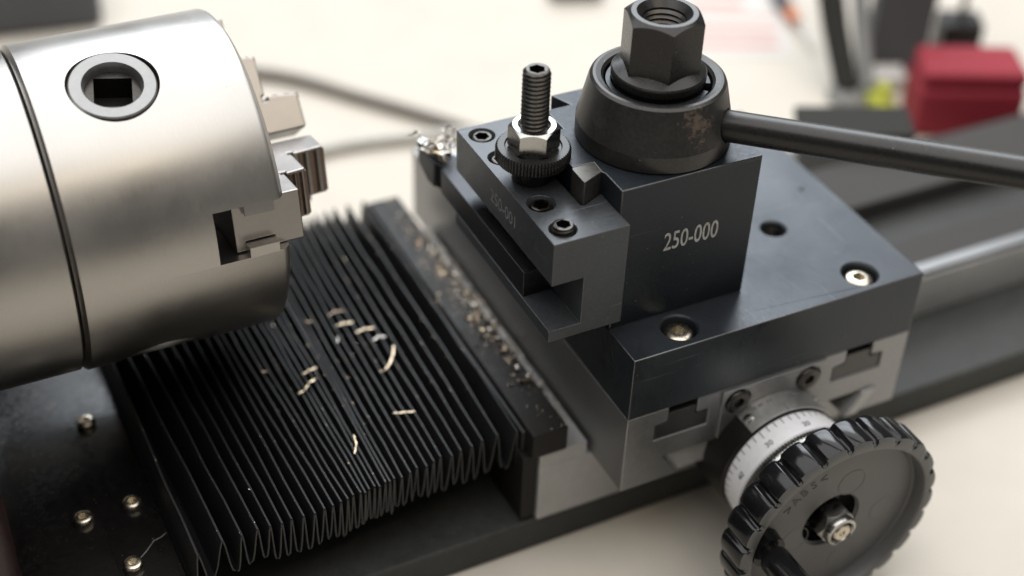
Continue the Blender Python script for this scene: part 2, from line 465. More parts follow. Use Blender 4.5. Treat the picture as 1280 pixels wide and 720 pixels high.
for th in JA:
    if j0 is None:
        j0 = part('jaw', move(xf(jaw(), rad_m(th)), 0, YC, ZC), 'jaw_steel', ch, loc=(-76, YC, ZC), bevel=0.6, seg=3, bang=50)
        first = th
        jw = j0
    else:
        jw = instance('jaw', j0, ch, (-76, YC, ZC), (R(th - first), 0, 0))
    ORG[jw] = Vector((-76, YC, ZC))
    for x0, x1, zt in ((-70.6, -65.0, 29.9), (-63.8, -55.2, 16.9)):
        n_ = 13; pl = []
        for i in range(n_):
            f = i / (n_ - 1); pl.append((x0 + (x1 - x0) * f, zt + 0.15 + 0.55 * abs(math.sin(f * math.pi * 2.5)) - 0.9 * f))
        poly = pl + [(x1, zt - 1.9), (x0, zt - 1.9)]
        g = prism(poly, -6.6, 6.6, 'y')
        # concave along the tangent, as ground for round work
        g2 = boolean(g, [])
        part('grip_face', move(xf(g2, rad_m(first)), 0, YC, ZC), 'brown_grip', jw, sharp=25)

# ================================================================== SADDLE
sd = thing('carriage_saddle', 'pale grey machined steel saddle under the cross slide', 'saddle', (50, 60, -73.4))
sprof = [(-17.35, 18.3), (97, 18.3), (97, 140), (-17.35, 140)]
part('base', boolean(prism(sprof, -73.2, -51.2), [box(-100, 200, 51.5, 124.5, -80, -53.8)]), 'saddle_steel', sd, bevel=0.5)
part('left_rail', box(-17.3, -1.2, 18.5, 139, -51.3, -46.0), 'saddle_steel', sd, bevel=0.4)
part('dovetail', prism([(21, -51.25), (66, -51.25), (66, -42.6), (15.2, -42.6)], 1.6, 138, 'y'), 'saddle_steel', sd, bevel=0.3)
part('dovetail', prism([(66.1, -51.25), (79.5, -51.25), (84, -42.6), (66.1, -42.6)], 45, 138, 'y'), 'saddle_steel', sd, bevel=0.3)

# ================================================================== CROSS SLIDE
cs = thing('cross_slide', 'grey steel cross slide with T slots and dovetail on its front end', 'cross slide', (50, 70, -51))
fr = [(0, -51), (0, -22.4), (13.8, -22.4), (13.8, -27.6), (9.6, -28.0), (9.6, -34), (27.8, -34), (27.8, -27.8), (23.7, -27.8), (23.7, -22.4),
      (76.7, -22.4), (76.7, -27.4), (72.4, -28), (72.4, -34), (90.8, -34), (90.8, -27.8), (86.4, -27.4), (86.4, -22.4), (100, -22.4), (100, -51),
      (85.5, -51), (91.2, -41.9), (13.6, -41.9), (19.8, -51)]
part('slide_body', prism(fr, 0, 155, 'y'), 'milled_steel', cs, bevel=0.35, seg=2)
for x0 in (9.9, 72.7):   # T nut strips lying back in the slots
    part('slot_strip', prism([(x0, -33.9), (x0 + 17.7, -33.9), (x0 + 17.7, -28.2), (x0 + 13.4, -28.2), (x0 + 13.4, -25.0), (x0 + 4.4, -25.0), (x0 + 4.4, -28.2), (x0, -28.2)], 0.3, 150, 'y'), 'strip_steel', cs, bevel=0.2)
part('gib_strip', prism([(80.2, -50.6), (85.0, -50.6), (90.6, -42.2), (85.8, -42.2)], -1.2, 150, 'y'), 'saddle_steel', cs, bevel=0.3)
br = part('screw_bracket', boolean(box(31.8, 68.9, -0.9, 0.02, -41.2, -22.7), [move(axis_to(lathe([(0, 0), (4.5, 0), (4.5, 3), (0, 3)], 40), (0, 1, 0)), x, -2, -27.9) for x in (37.4, 62.5)]), 'milled_steel', cs, bevel=0.25)
for x in (37.4, 62.5):
    s_ = move(axis_to(socket_screw(3.9, 2.6, 1.9, 1.8), (0, -1, 0)), x, 0.9, -27.9)
    part('bracket_screw', s_, 'screw_oxide', br)

# feed screw hub, dial and handwheel turn together on one shaft: a thing of its own
AX, AZ = 50.0, -49.9
def ytube(prof, seg=96, mod=None, closed=False):
    """profile [(r, y)] about the feed screw axis; y in world units"""
    b = lathe([(r, -y) for r, y in prof], seg, closed, mod)
    return move(axis_to(b, (0, -1, 0)), AX, 0, AZ)
# with local z turned onto -y an angle a in the wheel plane (from +x towards +z) is found through this
_tst = Vector((0, 0, 1)).rotation_difference(Vector((0, -1, 0))).to_matrix()
def local_angle(a):
    v = _tst.inverted() @ Vector((math.cos(a), 0, math.sin(a))); return math.atan2(v.y, v.x)
SGN = 1 if local_angle(0.1) > local_angle(0.0) else -1

hub = part('screw_hub', ytube([(0, 14), (20.3, 14), (20.3, -1.0), (20.3, -8.9), (19.9, -9.4), (0, -9.4)]), 'hub_black', cs)
_a = sorted((local_angle(R(37)), local_angle(R(127))))
if _a[1] - _a[0] > math.pi: _a = [_a[1], _a[0] + 2 * math.pi]
vp = lathe([(20.2, 1.0), (20.75, 1.0), (20.75, 9.2), (20.2, 9.2)], 48, True, None, _a[0], _a[1])
plate_arc = part('scale_plate', move(axis_to(vp, (0, -1, 0)), AX, 0, AZ), 'hub_steel', hub if False else cs, bevel=0.08)
for a, y in ((121.6, -4.8), (42.6, -3.2)):
    px, pz = AX + 20.6 * math.cos(R(a)), AZ + 20.6 * math.sin(R(a))
    b = lathe([(0, -0.5), (1.7, -0.5), (1.7, 0.25), (1.2, 0.75), (0, 0.95)], 20)
    part('grub_screw', move(axis_to(b, (math.cos(R(a)), 0, math.sin(R(a)))), px, y, pz), 'bright_steel', plate_arc)
def on_cyl(bm, a, y, r):
    """flat lettering laid on the cylinder: local x follows the circle, local y runs along the axis away from the wheel"""
    rad = Vector((math.cos(a), 0, math.sin(a))); tang = Vector((math.sin(a), 0, -math.cos(a)))
    return xf(bm, basis(tang, (0, 1, 0), rad * 1.0, Vector((AX, y, AZ)) + rad * r))
part('index_mark', on_cyl(box(-0.14, 0.14, 0, 3.4, 0, 0.06), R(89.8), -9.2, 20.76), 'ink', plate_arc)
for a, w_ in ((113.5, 2.2), (106.5, 1.7), (99.5, .8), (96.5, .8), (82, 1.0), (79, 1.0), (72, 1.9)):
    part('scale_mark', on_cyl(box(-w_ / 2, w_ / 2, 0, 0.9, 0, 0.06), R(a), -3.6, 20.76), 'ink', plate_arc)

hw = thing('handwheel', 'black scalloped plastic handwheel with silver graduated dial on cross slide', 'handwheel', (AX, -20, AZ))
dial = part('dial', ytube([(0, -9.7), (19.3, -9.7), (19.7, -10.1), (20.9, -18.2), (20.9, -18.6), (20.2, -19.0)]), 'dial_chrome', hw, bevel=0)
def knurl(k, r, a): return r + (0.30 if int(round(a / (2 * math.pi) * 240)) % 2 else 0.0)
part('knurled_rim', ytube([(0, -18.7), (20.1, -18.8), (20.6, -19.2), (20.6, -23.0), (20, -23.4), (0, -23.4)], 240, knurl), 'bright_steel', hw, sharp=60)
for k in range(50):
    a = R(122.2 - 7.2 * k)
    ln = 3.4 if k % 5 == 0 else 2.2
    part('tick', on_cyl(box(-0.13, 0.13, 0, ln, 0, 0.08), a, -10.3 - ln, 19.72 + (ln + .5) * 0.148 * 0.62), 'ink', dial)
for num, a in (('30', 122.2), ('20', 86.2), ('40', 158.2), ('10', 50.2), ('0', 14.2)):
    t = text_bm(num, height=1.85); w = max(v.co.x for v in t.verts); move(t, -w / 2, 0, 0)
    part('numeral', on_cyl(t, R(a), -17.0, 20.78), 'ink', dial)
part('wheel_shaft', ytube([(0, -23), (9.5, -23), (9.5, -31.5), (0, -31.5)], 40), 'abs_plastic', hw)
N_L = 24
def scal(k, r, a):
    if r < 31.5: return r
    ang = math.degrees(SGN * (a - local_angle(0)))
    ph = abs(((ang - 5.0 + 7.5) % 15.0) - 7.5)
    t = min(1.0, max(0.0, (ph - 0.8) / 1.5)); t = t * t * (3 - 2 * t)
    return r * (1 - 0.030 * (1 - t)) - 0.9 * ((7.5 - ph) / 7.5) ** 2
wp = [(9.4, -30.5), (20, -30.5), (29, -29.6), (32.5, -29.2), (34.0, -29.8), (34.5, -31.0), (34.5, -38.9), (34.1, -39.9), (33.2, -40.4), (30.9, -40.5),
      (30.1, -40.2), (29.7, -39.4), (29.3, -36.2), (28.6, -35.6), (10.2, -35.6), (9.4, -34.8)]
wb = ytube(wp, 720, scal, closed=True)
wb.normal_update()
for f in wb.faces:
    c = f.calc_center_median(); rr_ = math.hypot(c.x - AX, c.z - AZ)
    if rr_ < 31.2 and c.y < -35 or f.normal.y < -0.75: f.material_index = 1  # front and recess faces take the grey with sheen in its colour
wheel = part('wheel_rim', wb, ['abs_plastic', 'abs_matte_sheen'], hw, sharp=38)
part('web_face', ytube([(9.9, -35.62), (28.6, -35.62), (28.6, -35.95), (9.9, -35.95)], 96, closed=True), 'abs_matte_sheen', wheel)
for x, z, r in ((54.7, -36.4, 4.6), (69.4, -53.4, 4.6), (37.8, -52.9, 4.6), (57, -69, 4.6)):
    b = lathe([(r - 0.14, 0), (r + 0.14, 0), (r + 0.08, 0.12), (r - 0.08, 0.12)], 48, closed=True)
    part('mould_ring', move(axis_to(b, (0, -1, 0)), x, -35.93, z), 'abs_matte_sheen', wheel)
for i, chh in enumerate('>ABS<'):
    a = R(146 - i * 9.6)
    t = text_bm(chh, height=2.6 if chh in '<>' else 3.0, depth=0.05); w = max(v.co.x for v in t.verts); h = max(v.co.y for v in t.verts)
    move(t, -w / 2, -h / 2, 0)
    rad = Vector((math.cos(a), 0, math.sin(a))); tang = Vector((math.sin(a), 0, -math.cos(a)))
    part('moulded_letter', xf(t, basis(tang, rad, (0, -1, 0), Vector((AX, -35.98, AZ)) + rad * 20.4)), 'abs_plastic', wheel)
nut = boolean(move(axis_to(prism(hexpoly(6.3, R(8)), 0, 8.0), (0, -1, 0)), AX, -31.4, AZ),
              [ytube([(0, -30), (6.6, -30), (6.6, -37.8), (5.4, -39.5), (0, -39.5)], 48)], 'INTERSECT')
sn = part('shaft_nut', nut, 'bright_steel', hw, bevel=0.12)
part('nut_collar', ytube([(0, -38), (5.2, -38), (5.2, -40.6), (4.8, -41.5), (4.0, -41.8), (3.5, -41.2), (3.3, -40.4)], 48), 'bright_steel', sn)
part('shaft_end', ytube([(0, -38), (2.9, -38), (2.9, -41.3), (2.5, -41.8), (1.0, -41.8), (0.6, -41.2), (0, -41.0)], 40), 'zinc_bolt', sn)
CX, CZ = 25.6, -48.6
def at_crank(prof, seg=40): return move(axis_to(lathe([(r, -y) for r, y in prof], seg), (0, -1, 0)), CX, 0, CZ)
cr_ = part('crank_handle', at_crank([(0, -36), (3.2, -36), (3.2, -41.6), (4.2, -42.0), (4.5, -43), (4.6, -60), (5.4, -74), (5.4, -84), (4.2, -87), (0, -87.5)]), 'abs_plastic', hw)
part('crank_boss', at_crank([(0, -35.7), (5.6, -35.7), (5.2, -40.2), (0, -40.2)]), 'abs_plastic', cr_)

# ================================================================== MOUNTING BLOCK
mb = thing('tool_post_block', 'thick black steel block bolted on the cross slide carrying the tool post', 'steel block', (50, 50, -22))
scr = [(19.1, 7.9), (81.9, 7.6), (19.1, 92), (81.9, 92)]
cuts = [move(lathe([(0, -6.5), (5.35, -6.5), (5.35, -0.45), (5.9, 0.05), (5.9, 3), (0, 3)], 48), x, y, 0) for x, y in scr]
cuts.append(move(lathe([(0, -18), (3.7, -18), (3.7, -0.6), (4.4, 0.05), (4.4, 3), (0, 3)], 48), 70.9, 37.2, 0))
bb = boolean(box(0, 100, 0, 100, -22.3, 0), cuts)
def on_rim(e):
    a, c = e.verts[0].co, e.verts[1].co
    n = 0
    for k, lim in ((0, (0, 100)), (1, (0, 100)), (2, (-22.3, 0))):
        if any(abs(a[k] - v) < 1e-3 and abs(c[k] - v) < 1e-3 for v in lim): n += 1
    return n >= 2
bmesh.ops.bevel(bb, geom=[e for e in bb.edges if on_rim(e)], offset=0.3, segments=2, profile=0.5, affect='EDGES', material=1)
part('block_body', bb, ['black_oxide_ground', 'worn_edge'], mb, sharp=20)
cap = None
for x, y in scr[:2]:
    if cap is None:
        cap = part('cap_screw', move(socket_screw(4.75, 4.4, 2.2, 2.4, 48, 1.5), x, y, -5.6), 'zinc_bolt', mb, loc=(x, y, -5.6))
    else: instance('cap_screw', cap, mb, (x, y, -5.6), (0, 0, 0.7))
part('threaded_insert', move(thread(3.72, 0.5, 1.15, -17.5, -1.2, 24, 6), 70.9, 37.2, 0) if False else
     move(lathe([(3.75 - (0.45 if k % 2 else 0), -17.5 + k * 0.6) for k in range(27)], 36), 70.9, 37.2, 0), 'screw_oxide', mb, sharp=20)

# ================================================================== TOOL POST
tp = thing('tool_post', 'square black quick change tool post with conical collar and large hex nut', 'tool post', (22.5, 37.2, 0.02))
pp = [(0.45, 15.1), (0.45, 24.3), (-0.1, 25.4), (0.2, 30.4), (-6.3, 30.4), (-6.5, 51.6), (0.45, 48.8), (0.45, 59.3), (8.4, 59.3), (5.6, 66), (39.4, 66), (36.6, 59.3), (44.7, 59.3), (44.7, 15.1)]
pb = part('post_body', prism(pp, 0.03, 47.1), ['black_oxide', 'worn_edge'], tp, bevel=0.32, seg=2, bmat=1)
part('dovetail_wedge', prism([(-6.8, 22.8), (-6.4, 22.7), (0.1, 25.6), (0.1, 30.3), (-6.4, 30.3), (-6.8, 29.6)], 2, 47.12), 'wedge_steel', tp, bevel=0.25)
t = text_bm('250-000', 17.6, 6.1)
part('model_number', xf(t, basis((1, 0, 0), (0, 0, 1), (0, -1, 0), (15.5, 15.06, 22.9))), 'engraved', pb)
PX, PY = 22.5, 37.2
col_bm = lathe([(0, 47.15), (21.2, 47.15), (21.7, 47.6), (21.7, 52.4), (21.55, 52.7), (19.0, 63.9), (18.6, 64.9), (17.8, 65.5), (17.0, 65.6), (15.6, 65.2), (14.9, 64.4), (14.8, 58), (0, 58)], 160)
AZM, ELV, ZA = R(-50), R(5.75), 53.0
hd = Vector((math.cos(AZM) * math.cos(ELV), math.sin(AZM) * math.cos(ELV), math.sin(ELV)))
hole = move(axis_to(lathe([(0, 10), (4.75, 10), (4.75, 40), (0, 40)], 48), hd), 0, 0, ZA)
col_bm = boolean(col_bm, [hole])
part('clamp_collar', move(col_bm, PX, PY, 0), 'collar_steel', tp, loc=(PX, PY, 47), bevel=0.2, sharp=18)
part('snap_ring', move(lathe([(12.9, 62.6), (14.3, 62.6), (14.3, 63.9), (12.9, 63.9)], 96, closed=True, a0=R(-31), a1=R(-31 + 343)), PX, PY, 0), 'black_oxide', tp, bevel=0.12)
nb = lathe([(0, 58.2), (12.0, 58.2), (12.0, 65.0), (13.0, 65.3), (13.05, 67.3), (12.7, 67.8), (9.0, 69.6), (0, 69.6)], 96)
hx = boolean(prism(hexpoly(11.25, R(12)), 67.2, 84.5), [lathe([(0, 60), (12, 60), (12, 82.4), (9.6, 84.0), (8.9, 84.5), (0, 84.5)], 96)], 'INTERSECT')
nb = boolean(nb, [hx], 'UNION')
nb = boolean(nb, [lathe([(0, 66), (5.9, 66), (5.9, 82.6), (7.5, 84.4), (7.6, 86), (0, 86)], 48)])
hn = part('hex_nut', move(nb, PX, PY, 0), 'black_oxide_worn', tp, bevel=0.15, sharp=25, bang=28)
part('nut_thread', move(lathe([(5.95 - (0.75 if k % 2 else 0.0), 67 + k * 0.75) for k in range(21)], 48), PX, PY, 0), 'screw_oxide', hn, sharp=20)
part('stud_top', move(lathe([(0, 66), (5.0, 66), (5.0, 74.5), (4.4, 75.2), (0, 75.2)], 32), PX, PY, 0), 'screw_oxide', hn)
hb = lathe([(0, 12), (4.3, 12), (4.3, 19.9), (4.4, 20.4), (4.4, 118), (5.2, 123), (7.5, 127), (8.6, 133), (7.6, 139), (4, 142.5), (0, 143.5)], 48)
part('lever_handle', move(axis_to(hb, hd), PX, PY, ZA), 'black_oxide_worn', tp, loc=(PX, PY, ZA), sharp=40)

# ================================================================== TOOL HOLDER
th_ = thing('tool_holder', 'black steel slotted tool holder with set screws hung on the tool post', 'tool holder', (-11, 40, 7.2))
hbm = box(-22.2, 0.3, 9.5, 70.1, 7.2, 40.0)
nt_poly = [(2, 25.5), (-0.1, 25.3), (-6.3, 22.4), (-7.0, 22.4), (-7.4, 22.9), (-7.4, 51.6), (-7.0, 52.2), (-6.3, 52.2), (-0.1, 49.3), (2, 49.1)]
hcuts = [prism(nt_poly, 0, 50), box(-30, -12.6, 0, 80, 10.9, 26.4)]
hs_pos = [(-16.8, 15.0), (-16.8, 27.6), (-16.8, 52.0), (-16.8, 64.6)]
for x, y in hs_pos:
    hcuts.append(move(lathe([(0, 27), (3.3, 27), (3.3, 38.9), (3.9, 40.02), (3.9, 42), (0, 42)], 40), x, y, 0))
hbm = boolean(hbm, hcuts)
hbody = part('holder_body', hbm, ['holder_oxide', 'worn_edge'], th_, bevel=0.5, seg=3, bang=40, bmat=1)
t = text_bm('250-001', 15.4, 4.2)
part('model_number', xf(t, basis((0, -1, 0), (0, 0, 1), (-1, 0, 0), (-22.26, 47.0, 30.4))), 'engraved_dim', hbody)
ss = None
for (x, y), zt in zip(hs_pos, (41.6, 39.7, 39.6, 39.7)):
    if ss is None:
        b = thread(3.2, 0.35, 1.2, 0, 17, 28, 8, 0.8)
        b = boolean(b, [prism(hexpoly(2.15, 0.25), 11, 18)])
        ss = part('set_screw', move(b, x, y, zt - 17), 'screw_oxide', th_, loc=(x, y, zt - 17), sharp=45)
    else: instance('set_screw', ss, th_, (x, y, zt - 17), (0, 0, random.random() * 2))
SX, SY = -13.2, 40.2
b = boolean(thread(3.85, 0.5, 1.28, 39.0, 73.6, 36, 10, 0.9), [prism(hexpoly(2.3, 0.1), 71, 75)])
part('height_stud', move(b, SX, SY, 0), 'screw_oxide', th_, sharp=45)
NK = 66
def kn(k, r, a):
    if r < 9: return r
    i = int(round(a / (2 * math.pi) * NK * 4)) % 4
    return r + (0.0, 0.28, 0.36, 0.28)[i] - 0.2
kb = lathe([(3.2, 40.1), (5.6, 40.1), (5.6, 45.2), (9.4, 45.6), (10.0, 46.3), (10.2, 46.6), (10.2, 49.6), (9.7, 50.2), (7.9, 50.2), (7.6, 49.7), (3.2, 49.7)], NK * 4, True, kn)
part('knurled_nut', move(kb, SX, SY, 0), 'black_oxide_worn', th_, sharp=30)
nb = boolean(prism(hexpoly(7.1, R(31)), 49.75, 56.8), [lathe([(0, 49.75), (6.3, 49.75), (7.2, 50.5), (7.2, 55.7), (5.9, 56.8), (0, 56.8)], 64)], 'INTERSECT')
nb = boolean(nb, [lathe([(0, 48), (3.9, 48), (3.9, 56.0), (4.6, 56.9), (4.6, 58), (0, 58)], 40)])
part('jam_nut', move(nb, SX, SY, 0), 'bright_steel', th_, bevel=0.14)

# ================================================================== CUTTING TOOL
ct = thing('cutting_tool', 'black turning tool clamped in the holder slot with bright chips on its tip', 'cutting tool', (-17, 55, 10.92))
sh = boolean(prism([(-21.9, 26), (-13.0, 26), (-13.0, 74), (-13.2, 84), (-20.5, 96.5), (-23.4, 95.0), (-22.6, 84.5), (-21.9, 82.5)], 10.95, 19.3),
             [prism([(-30, 78), (-21.0, 82), (-21.9, 85.0), (-30, 86)], 9, 25), prism([(86, 9), (100, 9), (100, 17.2)], -40, 10, 'x')])
part('shank', sh, 'shank_black', ct, bevel=0.25)
part('insert', prism([(-23.6, 95.6), (-21.4, 97.2), (-15.5, 88.0), (-20.2, 84.4)], 19.32, 21.6), 'bright_steel', ct, bevel=0.2)
part('clamp_screw', move(lathe([(0, 0), (2, 0), (2, .5), (1.4, .9), (0, .9)], 24), -19.3, 89.5, 21.5), 'zinc_bolt', ct)
def curl(p0, n=14, r=1.2, pitch=0.5, dirv=(1, 0, 0), th=0.35, rnd=None):
    rnd = rnd or random
    pts = []; d = Vector(dirv).normalized(); a = d.orthogonal().normalized(); b = d.cross(a)
    f0 = rnd.random() * 6
    for i in range(n):
        f = f0 + i * 0.75
        pts.append(Vector(p0) + d * pitch * i + a * math.cos(f) * r + b * math.sin(f) * r)
    return tube(pts, [th * (0.5 + 0.5 * math.sin(math.pi * (i + .5) / n)) for i in range(n)], 6, 0.45)
rr = random.Random(3)
for i in range(16):
    p = (-22.5 + rr.random() * 7, 84 + rr.random() * 11.5, 22.0 + rr.random() * 1.6)
    part('tip_swarf', curl(p, 12, 0.7 + rr.random() * 1.0, 0.28 + rr.random() * .35, (rr.uniform(-1, 1), rr.uniform(-1, 1), rr.uniform(-.2, .3)), 0.42, rr), rr.choice(['chip_silver', 'chip_metal', 'chip_silver']), ct)

# ================================================================== BELLOWS
bw = thing('bellows_cover', 'black pleated bellows way cover lying over the lathe bed', 'bellows', (-72, 85, -54))
F = [-122.4, -114.7, -109.4, -104.8, -101.2, -97.9, -95.1, -91.7, -88.4]
B_ = [-123.4, -120.4, -115.7, -111.1, -106.6, -102.4, -98.6, -95.2, -91.9]
nmid = 13
FR = [-60.9, -58.2, -55.6, -52.7, -50.2, -47.8, -44.3, -41.3, -37.6, -34.0, -28.9, -22.9]
_w = [3.2, 3.0, 2.6, 2.3, 1.9, 2.5, 1.6, 1.5, 1.9, 1.6, 2.2, 1.5, 1.7, 2.4]
_c = [sum(_w[:k + 1]) / sum(_w) for k in range(nmid)]
mid = [-88.4 + 27.5 * c_ for c_ in _c]
ridF = F + mid + FR
lerp0 = lambda a, b, t: a + (b - a) * t
ridB = list(B_)
nB = len(ridF) - len(B_)
tail = [-26.5, -20.6]
for k in range(nB - 2):
    u = (k + 1) / (nB - 1)
    ridB.append(lerp0(-91.9 + (-26.5 + 91.9) * u, ridF[len(B_) + k] - 4.5 * (1 - u), 0.5) + random.uniform(-.25, .25))
ridB += tail
YJ = [random.uniform(-.5, .5) for _ in ridF]
YF = [15.5] + [17.8] * 8 + [18.0 + 3.0 * k / nmid for k in range(nmid)] + [20.5, 21.2, 21.8, 22.2, 22.6, 22.9, 23.1, 23.2, 23.9, 24.0, 24.2, 23.2]
YB = 152.0
TH = 0.42
def pleat_strip(secs):
    """thin folded sheet: each section is (y, [(x,z)...]) polyline, swept along y"""
    bm = bm_new(); rows = []
    for y, pl, yo in secs:
        top = []; bot = []
        for i, (x, z) in enumerate(pl):
            a = Vector(pl[max(i - 1, 0)]); c = Vector(pl[min(i + 1, len(pl) - 1)])
            t = (c - a); t = t.normalized() if t.length else Vector((1, 0)); nn = Vector((-t.y, t.x)) * TH / 2
            top.append(bm.verts.new((x + nn.x, y + yo[i], z + nn.y))); bot.append(bm.verts.new((x - nn.x, y + yo[i], z - nn.y)))
        rows.append((top, bot))
    for (t0, b0), (t1, b1) in zip(rows, rows[1:]):
        for i in range(len(t0) - 1):
            bm.faces.new((t0[i], t1[i], t1[i + 1], t0[i + 1])); bm.faces.new((b0[i], b0[i + 1], b1[i + 1], b1[i]))
        bm.faces.new((t0[0], b0[0], b1[0], t1[0])); bm.faces.new((t0[-1], t1[-1], b1[-1], b0[-1]))
    for (tp_, bp), fl in ((rows[0], False), (rows[-1], True)):
        for i in range(len(tp_) - 1):
            f = bm.faces.new((tp_[i], tp_[i + 1], bp[i + 1], bp[i]) if not fl else (tp_[i], bp[i], bp[i + 1], tp_[i + 1]))
            f.material_index = 1
    bmesh.ops.recalc_face_normals(bm, faces=bm.faces)
    return bm
ZR = [-38.0 + random.uniform(-.55, .45) for _ in ridF]
ZV = [-52.4 + random.uniform(-1.3, 1.3) for _ in range(len(ridF) + 1)]
VO = [random.uniform(-.16, .16) for _ in range(len(ridF) + 1)]
BO = [0.55 * math.sin(k * 0.45) + random.uniform(-.22, .22) for k in range(len(ridF))]
def lerp(a, b, t): return a + (b - a) * t
NSEC = 9
wob = [[random.uniform(-.22, .22) for _ in range(NSEC + 1)] for _ in ridF]
wv = [[random.uniform(-.18, .18) for _ in range(NSEC + 1)] for _ in range(len(ridF) + 1)]
def vx(k, t):
    """valley left of ridge k"""
    if k == 0: return lerp(ridF[0] - 1.4, ridB[0] - 1.4, t)
    if k == len(ridF): return lerp(ridF[-1] + 0.9, ridB[-1] + 0.9, t)
    return lerp(0.5 * (ridF[k - 1] + ridF[k]), 0.5 * (ridB[k - 1] + ridB[k]), t) + (0.6 if k < 3 else 0) * (1 - t)
for k in range(len(ridF)):
    secs = []
    for s in range(NSEC + 1):
        t = s / NSEC
        y = lerp(YF[k] + YJ[k], YB, t)
        rx = lerp(ridF[k], ridB[k], t) + (wob[k][s] if 0 < s else 0)
        lx = vx(k, t) + 0.16 + wv[k][s]; rx2 = vx(k + 1, t) - 0.16 + wv[k + 1][s]
        zr = ZR[k] + (wob[k][s]) * 0.8
        def bow(xa, za, xb, zb, f, o): return (lerp(xa, xb, f) + o, lerp(za, zb, f))
        bw_ = BO[k] * 4 * t * (1 - t); rx += bw_
        pit = abs(rx2 - lx) / 2
        lx += VO[k] * pit + BO[max(k - 1, 0)] * 2 * t * (1 - t) + bw_ * .5
        rx2 += VO[k + 1] * pit + BO[min(k + 1, len(BO) - 1)] * 2 * t * (1 - t) + bw_ * .5
        if lx > rx - .35: lx = rx - .35
        if rx2 < rx + .35: rx2 = rx + .35
        G = (0, .24, .46, .62, .77, .90, .97); Hh = (0, .045, .28, .55, .80, .955, 1.0)
        pl = [(lerp(lx, rx, g), lerp(ZV[k], zr, h)) for g, h in zip(G, Hh)] + [(lerp(rx2, rx, g), lerp(ZV[k + 1], zr, h)) for g, h in reversed(list(zip(G, Hh)))]
        yo = [1.3, 1.2, .8, .4, .15, 0, 0, 0, 0, .15, .4, .8, 1.2, 1.3] if s == 0 else [0] * 14
        secs.append((y, pl, yo))
    part('pleat', pleat_strip(secs), ['bellows_cloth', 'bellows_edge'], bw, loc=(ridF[k], 85, -46), sharp=25)
bar = part('end_bar', box(-20.2, -8.5, 18.0, 149, -45.8, -36.6), 'bar_paint', bw, bevel=0.7, seg=3)
part('end_flap', box(-21.6, -20.3, 22.5, 150, -52, -38.2), 'bellows_cloth', bw, bevel=0.3)
part('bar_foot', box(-22.5, -17.8, 19.5, 148, -72, -46), 'bar_paint', bw, bevel=0.3)

# black sheet plate beside the bellows with its screws
cp = thing('way_cover_plate', 'glossy black cover plate with small steel screws beside the bellows', 'cover plate', (-190, 80, -54))
part('plate', box(-262, -124.6, 19.2, 140, -55, -52), 'plate_paint', cp, bevel=0.5)
part('seam_plate', box(-262, -141, 19.0, 66, -51.95, -51.3), 'plate_paint', cp, bevel=0.15)
pscr = [(-135.2, 93.5, -51.95), (-131.3, 54.5, -51.95), (-145.6, 53.5, -51.28), (-137.2, 31.5, -51.95)]
p0 = None
for i, q in enumerate(pscr):
    if p0 is None:
        p0 = part('cover_screw', move(socket_screw(2.9, 2.3, 1.35, 1.4, 32, 0.8), *q), 'zinc_bolt', cp, loc=q)
    else: instance('cover_screw', p0, cp, q, (0, 0, i * .8))

hair = [(-135.6, 33.0), (-132.4, 35.6), (-129.6, 38.2), (-127.0, 38.9), (-125.4, 40.2)]
single('stray_fibre', tube([(x, y, -51.7 + (.3 if i in (2, 3) else 0)) for i, (x, y) in enumerate(hair)], 0.09, 6), 'engraved', (hair[0][0], hair[0][1], -51.9), 'fine pale fibre lying beside a screw on the black cover plate', 'fibre')
# metal dust: too fine to count
db = bm_new(); rd = random.Random(5)
def flake(x, y, z, r):
    v = [db.verts.new((x + rd.uniform(-r, r), y + rd.uniform(-r, r), z + rd.uniform(0, r * .6))) for _ in range(4)]
    for f in ((0, 1, 2), (0, 2, 3), (0, 3, 1), (1, 3, 2)): db.faces.new([v[i] for i in f])
for _ in range(700):
    k = rd.randrange(len(ridF)); t = rd.random() ** .8
    flake(lerp(ridF[k], ridB[k], t) + rd.uniform(-.3, .3), lerp(YF[k], YB, t), ZR[k] + .2, rd.choice([.12, .16, .2, .3]))
for _ in range(900): flake(-8.8 - min(11, abs(rd.gauss(0, 4))), min(147, max(19, rd.gauss(88, 32))), -36.55, rd.choice([.12, .18, .26, .36]))
for _ in range(900): flake(-1.4 - abs(rd.gauss(0, 3)), rd.uniform(30, 138), -45.9, rd.choice([.2, .3, .45]))
for _ in range(220): flake(rd.uniform(-160, -125.2), rd.uniform(20, 110), -51.95 if rd.random() else -51.2, rd.choice([.1, .14, .2]))
for _ in range(120): flake(rd.uniform(-110, -25), rd.uniform(19.2, 28), -73.4, rd.choice([.14, .2, .3]))
bmesh.ops.recalc_face_normals(db, faces=db.faces)
single('metal_dust', db, 'chip_metal', (-60, 80, -52), 'fine metal dust sprinkled over bellows, bar and plate', 'dust', kind='stuff')

